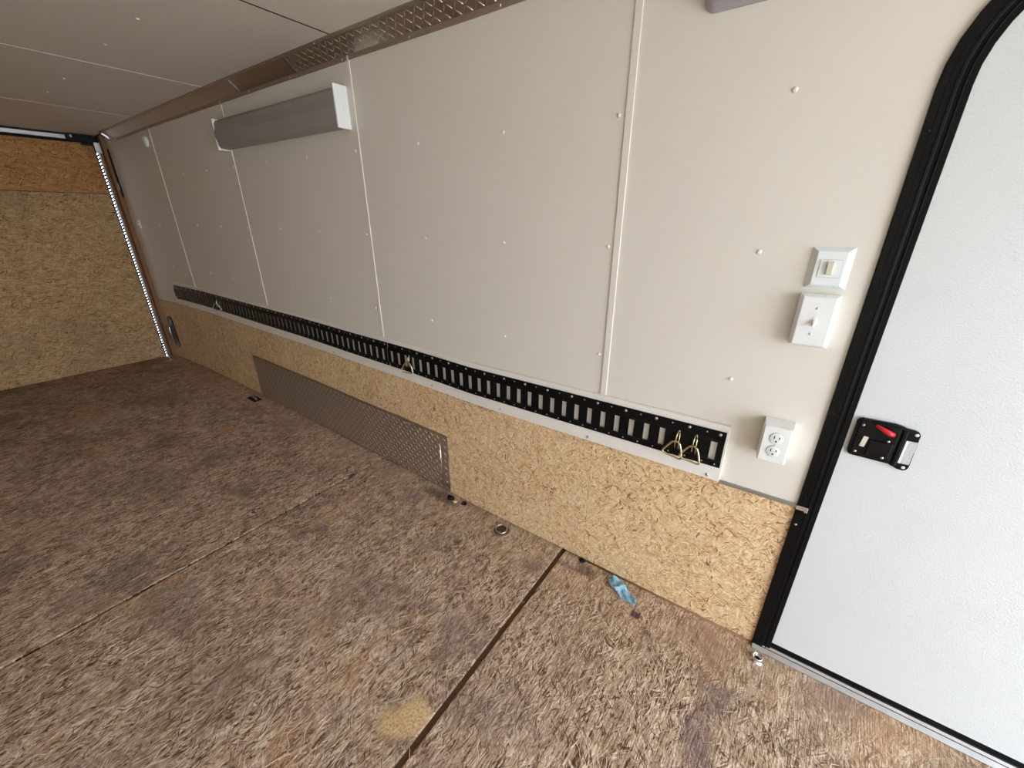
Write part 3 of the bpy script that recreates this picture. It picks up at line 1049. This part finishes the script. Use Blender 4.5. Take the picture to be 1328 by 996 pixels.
ex, ez, ny = Vector((1, 0, 0)), Vector((0, 0, 1)), Vector((0, -1, 0))
for r_ in range(int((PZ1 - PZ0 - .01) / pt)):
    for c_ in range(int((PX1 - PX0 - .01) / pt)):
        x = PX0 + .014 + c_ * pt
        if abs(x - (PX1 - .053)) < .012:
            continue
        s = 1 if (r_ + c_) % 2 else -1
        cpt = Vector((x, -.0039 if x < PX1 - .05 else -.0026, PZ0 + .014 + r_ * pt))
        bar(mb, cpt, (ex + ez * s).normalized(), (ex * -s + ez).normalized(), ny, .0115, .0033, .0021)
t_ = mb.build('tread', 'tread', o_, fix=False)
t_['kind'] = 'stuff'
# chrome rod along the fold at its near end, added for the bright glint
MB().tube([(PX1 - .054, -.0046, PZ0 + .012), (PX1 - .0535, -.0046, .15), (PX1 - .053, -.0046, .293)], [.0026, .0028, .0024], 12).build('crease_glint', 'chrome', o_)

# ------------------------------------------------------------------ on the floor
def floor_ring(x, y, rot, label, hide=False):
    root = empty('floor_ring', (x, y, 0))
    tag(root, label, 'tie-down ring')
    MB().lathe([(.047, .0005), (.0465, .0022), (.043, .0030), (.040, .0024), (.037, .0008), (.001, .0006)], (x, y, 0), 'Z', 24).build('pan', 'sill', root)
    MB().lathe([(.0365, .0009), (.0355, .0016), (.001, .0015)], (x, y, 0), 'Z', 20).build('pan_floor', 'gapdirt', root)
    pts = []
    for i in range(15):
        a = math.radians(-75 + 300 * i / 14) + rot
        pts.append((x + .0275 * math.cos(a), y + .0275 * math.sin(a), .0075 + .002 * math.sin(a)))
    MB().tube(pts, .0038, 8, closed=True).build('ring', 'steel', root)
    return root


floor_ring(-.905, -.062, .3, 'round floor tie-down ring in the OSB floor near the skirt, before the tread plate')
o_ = empty('floor_ring', (-3.33, -.07, 0))
tag(o_, 'small far floor tie-down ring beside the far end of the tread plate', 'tie-down ring')
MB().box(-3.40, -3.27, -.100, -.040, .0005, .004).build('pan', 'blob', o_, .002, 1)
MB().tube([(-3.385, -.066, .010), (-3.33, -.070, .013), (-3.29, -.074, .011)], .008, 8).build('ring', 'steel', o_)

o_ = empty('chrome_cup', (.161, -.058, 0))
tag(o_, 'small chrome cup fitting on the floor at the foot of the door frame', 'floor fitting')
MB().lathe([(.020, .0005), (.020, .002), (.0175, .003), (.0165, .017), (.0155, .019), (.0135, .0195), (.0115, .018), (.0105, .006), (.001, .005)], (.161, -.058, 0), 'Z', 24).build('cup', 'chrome', o_)
MB().lathe([(.0103, .0062), (.006, .008), (.001, .008)], (.161, -.058, 0), 'Z', 14).build('core', 'blob', o_)

# crumpled blue paper
mb = MB()
nx, ny_ = 30, 14
rnd = random.Random(3)
ph = [rnd.uniform(0, 6.28) for _ in range(8)]
P0, P1 = Vector((-.375, -.030)), Vector((-.248, -.090))
ax = (P1 - P0)
Lp = ax.length
axn = ax.normalized()
pn = Vector((-axn.y, axn.x))
vs, fs = [], []
for i in range(nx + 1):
    u = i / nx
    for j in range(ny_ + 1):
        w = j / ny_ - .5
        prof_ = max(.05, 1 - abs(2 * u - 1) ** 3.2) ** .5
        half = prof_ * (.060 if u < .3 else (.060 - .016 * min(1, (u - .3) / .12) if u < .42 else .044 + .006 * math.sin((u - .42) * 5)))
        half *= 1 + .07 * math.sin(u * 19 + ph[0]) + .05 * math.sin(u * 41 + ph[6])
        along = u * Lp + .006 * math.sin(w * 6 + ph[1])
        side = w * half + .008 * (.5 - u) * math.sin(u * 4)
        fold = math.exp(-((u - .44 - .16 * w) / .045) ** 2)
        lobe = math.exp(-((u - .16 + .1 * w) / .11) ** 2) * (1 - 1.2 * w * w)
        z = .004 + .016 * fold + .012 * lobe + .0030 * math.sin(u * 15 + w * 7 + ph[3]) + .0022 * math.sin(w * 13 - u * 9 + ph[4]) \
            + .0011 * math.sin(u * 43 + w * 27 + ph[5])
        p = P0 + axn * along + pn * side
        vs.append((p.x, p.y, max(.0012, z)))
for i in range(nx):
    for j in range(ny_):
        a = i * (ny_ + 1) + j
        fs.append([a, a + 1, a + ny_ + 2, a + ny_ + 1])
pp = mb.add(vs, fs, False).build('paper_towel', 'paper', None)
tag(pp, 'crumpled scrap of light blue paper towel on the floor against the skirt', 'paper')
md = pp.modifiers.new('thickness', 'SOLIDIFY')
md.thickness = .0006
md.offset = 1


def lump(name, x, y, z, s, seed, mat, label, cat, group=None):
    bm = bmesh.new()
    bmesh.ops.create_icosphere(bm, subdivisions=2, radius=1)
    rr = random.Random(seed)
    ph = [rr.uniform(0, 6) for _ in range(6)]
    for v in bm.verts:
        f = 1 + .22 * math.sin(v.co.x * 3 + ph[0]) + .18 * math.sin(v.co.y * 4 + ph[1]) + .15 * math.sin(v.co.z * 5 + v.co.x * 4 + ph[2])
        v.co = Vector((v.co.x * f * s[0], v.co.y * f * s[1], max(-.25 * s[2], v.co.z * f * s[2])))
    me = bpy.data.meshes.new(name)
    bm.to_mesh(me)
    bm.free()
    for p in me.polygons:
        p.use_smooth = True
    me.materials.append(M[mat])
    o = bpy.data.objects.new(name, me)
    o.location = (x, y, z)
    C.objects.link(o)
    tag(o, label, cat, group)
    return o


lump('tar_blob', -.508, -.012, .003, (.013, .010, .009), 2, 'blob', 'small black blob in the floor corner between floor gap and blue paper', 'debris')
lump('debris_clump', -1.262, -.030, .002, (.026, .015, .008), 4, 'blob', 'dark debris clump on the floor at the near corner of the tread plate', 'debris')
lump('debris_clump', -1.175, -.022, .002, (.014, .012, .009), 5, 'blob', 'second, smaller dark clump just right of the tread plate corner', 'debris')
lump('debris_clump', -1.225, -.040, .002, (.011, .010, .007), 6, 'sliver', 'pale chip between the two dark clumps by the tread plate corner', 'debris')

# loose pale wood slivers lying on the worn floor
mb = MB()
rnd = random.Random(11)
for i in range(420):
    x = rnd.uniform(-3.2, .9)
    y = -.15 - rnd.random() * 2.0
    L = rnd.uniform(.006, .022) * (1 if rnd.random() < .85 else 1.6)
    wv = rnd.uniform(.0007, .0019)
    a = math.radians(rnd.gauss(75, 40))
    u = Vector((math.cos(a), math.sin(a), rnd.uniform(-.03, .12)))
    v = Vector((-math.sin(a), math.cos(a), 0))
    c = Vector((x, y, rise(x, 0) * 0 + .0006))
    h = Vector((0, 0, wv))
    A, B = c - u * L, c + u * L
    A.z = max(A.z, .0003)
    B.z = max(B.z, .0003)
    mb.add([A - v * wv, A + v * wv, A + h, B - v * wv * .5, B + v * wv * .5, B + h * .7], [[0, 1, 2], [3, 5, 4], [0, 3, 4, 1], [1, 4, 5, 2], [2, 5, 3, 0]])
o_ = mb.build('wood_slivers', 'sliver', None, fix=False)
tag(o_, 'loose pale wood slivers scattered over the worn OSB floor', 'debris', None, 'stuff')

# ------------------------------------------------------------------ apply the measured rise of the deck and wall to the geometry
bpy.context.view_layer.update()
seen = set()
for o in list(C.objects):
    if o.type != 'MESH' or o.name.startswith(('ground', 'wall_left', 'wall_front')):
        continue
    mw = o.matrix_world
    if o.data.users > 1:
        p = mw.translation
        o.location.z += rise(p.x, p.z)
        continue
    if o.data.name in seen:
        continue
    seen.add(o.data.name)
    off = mw.translation
    for v in o.data.vertices:
        v.co.z += rise(v.co.x + off.x, v.co.z + off.z)
    o.data.update()
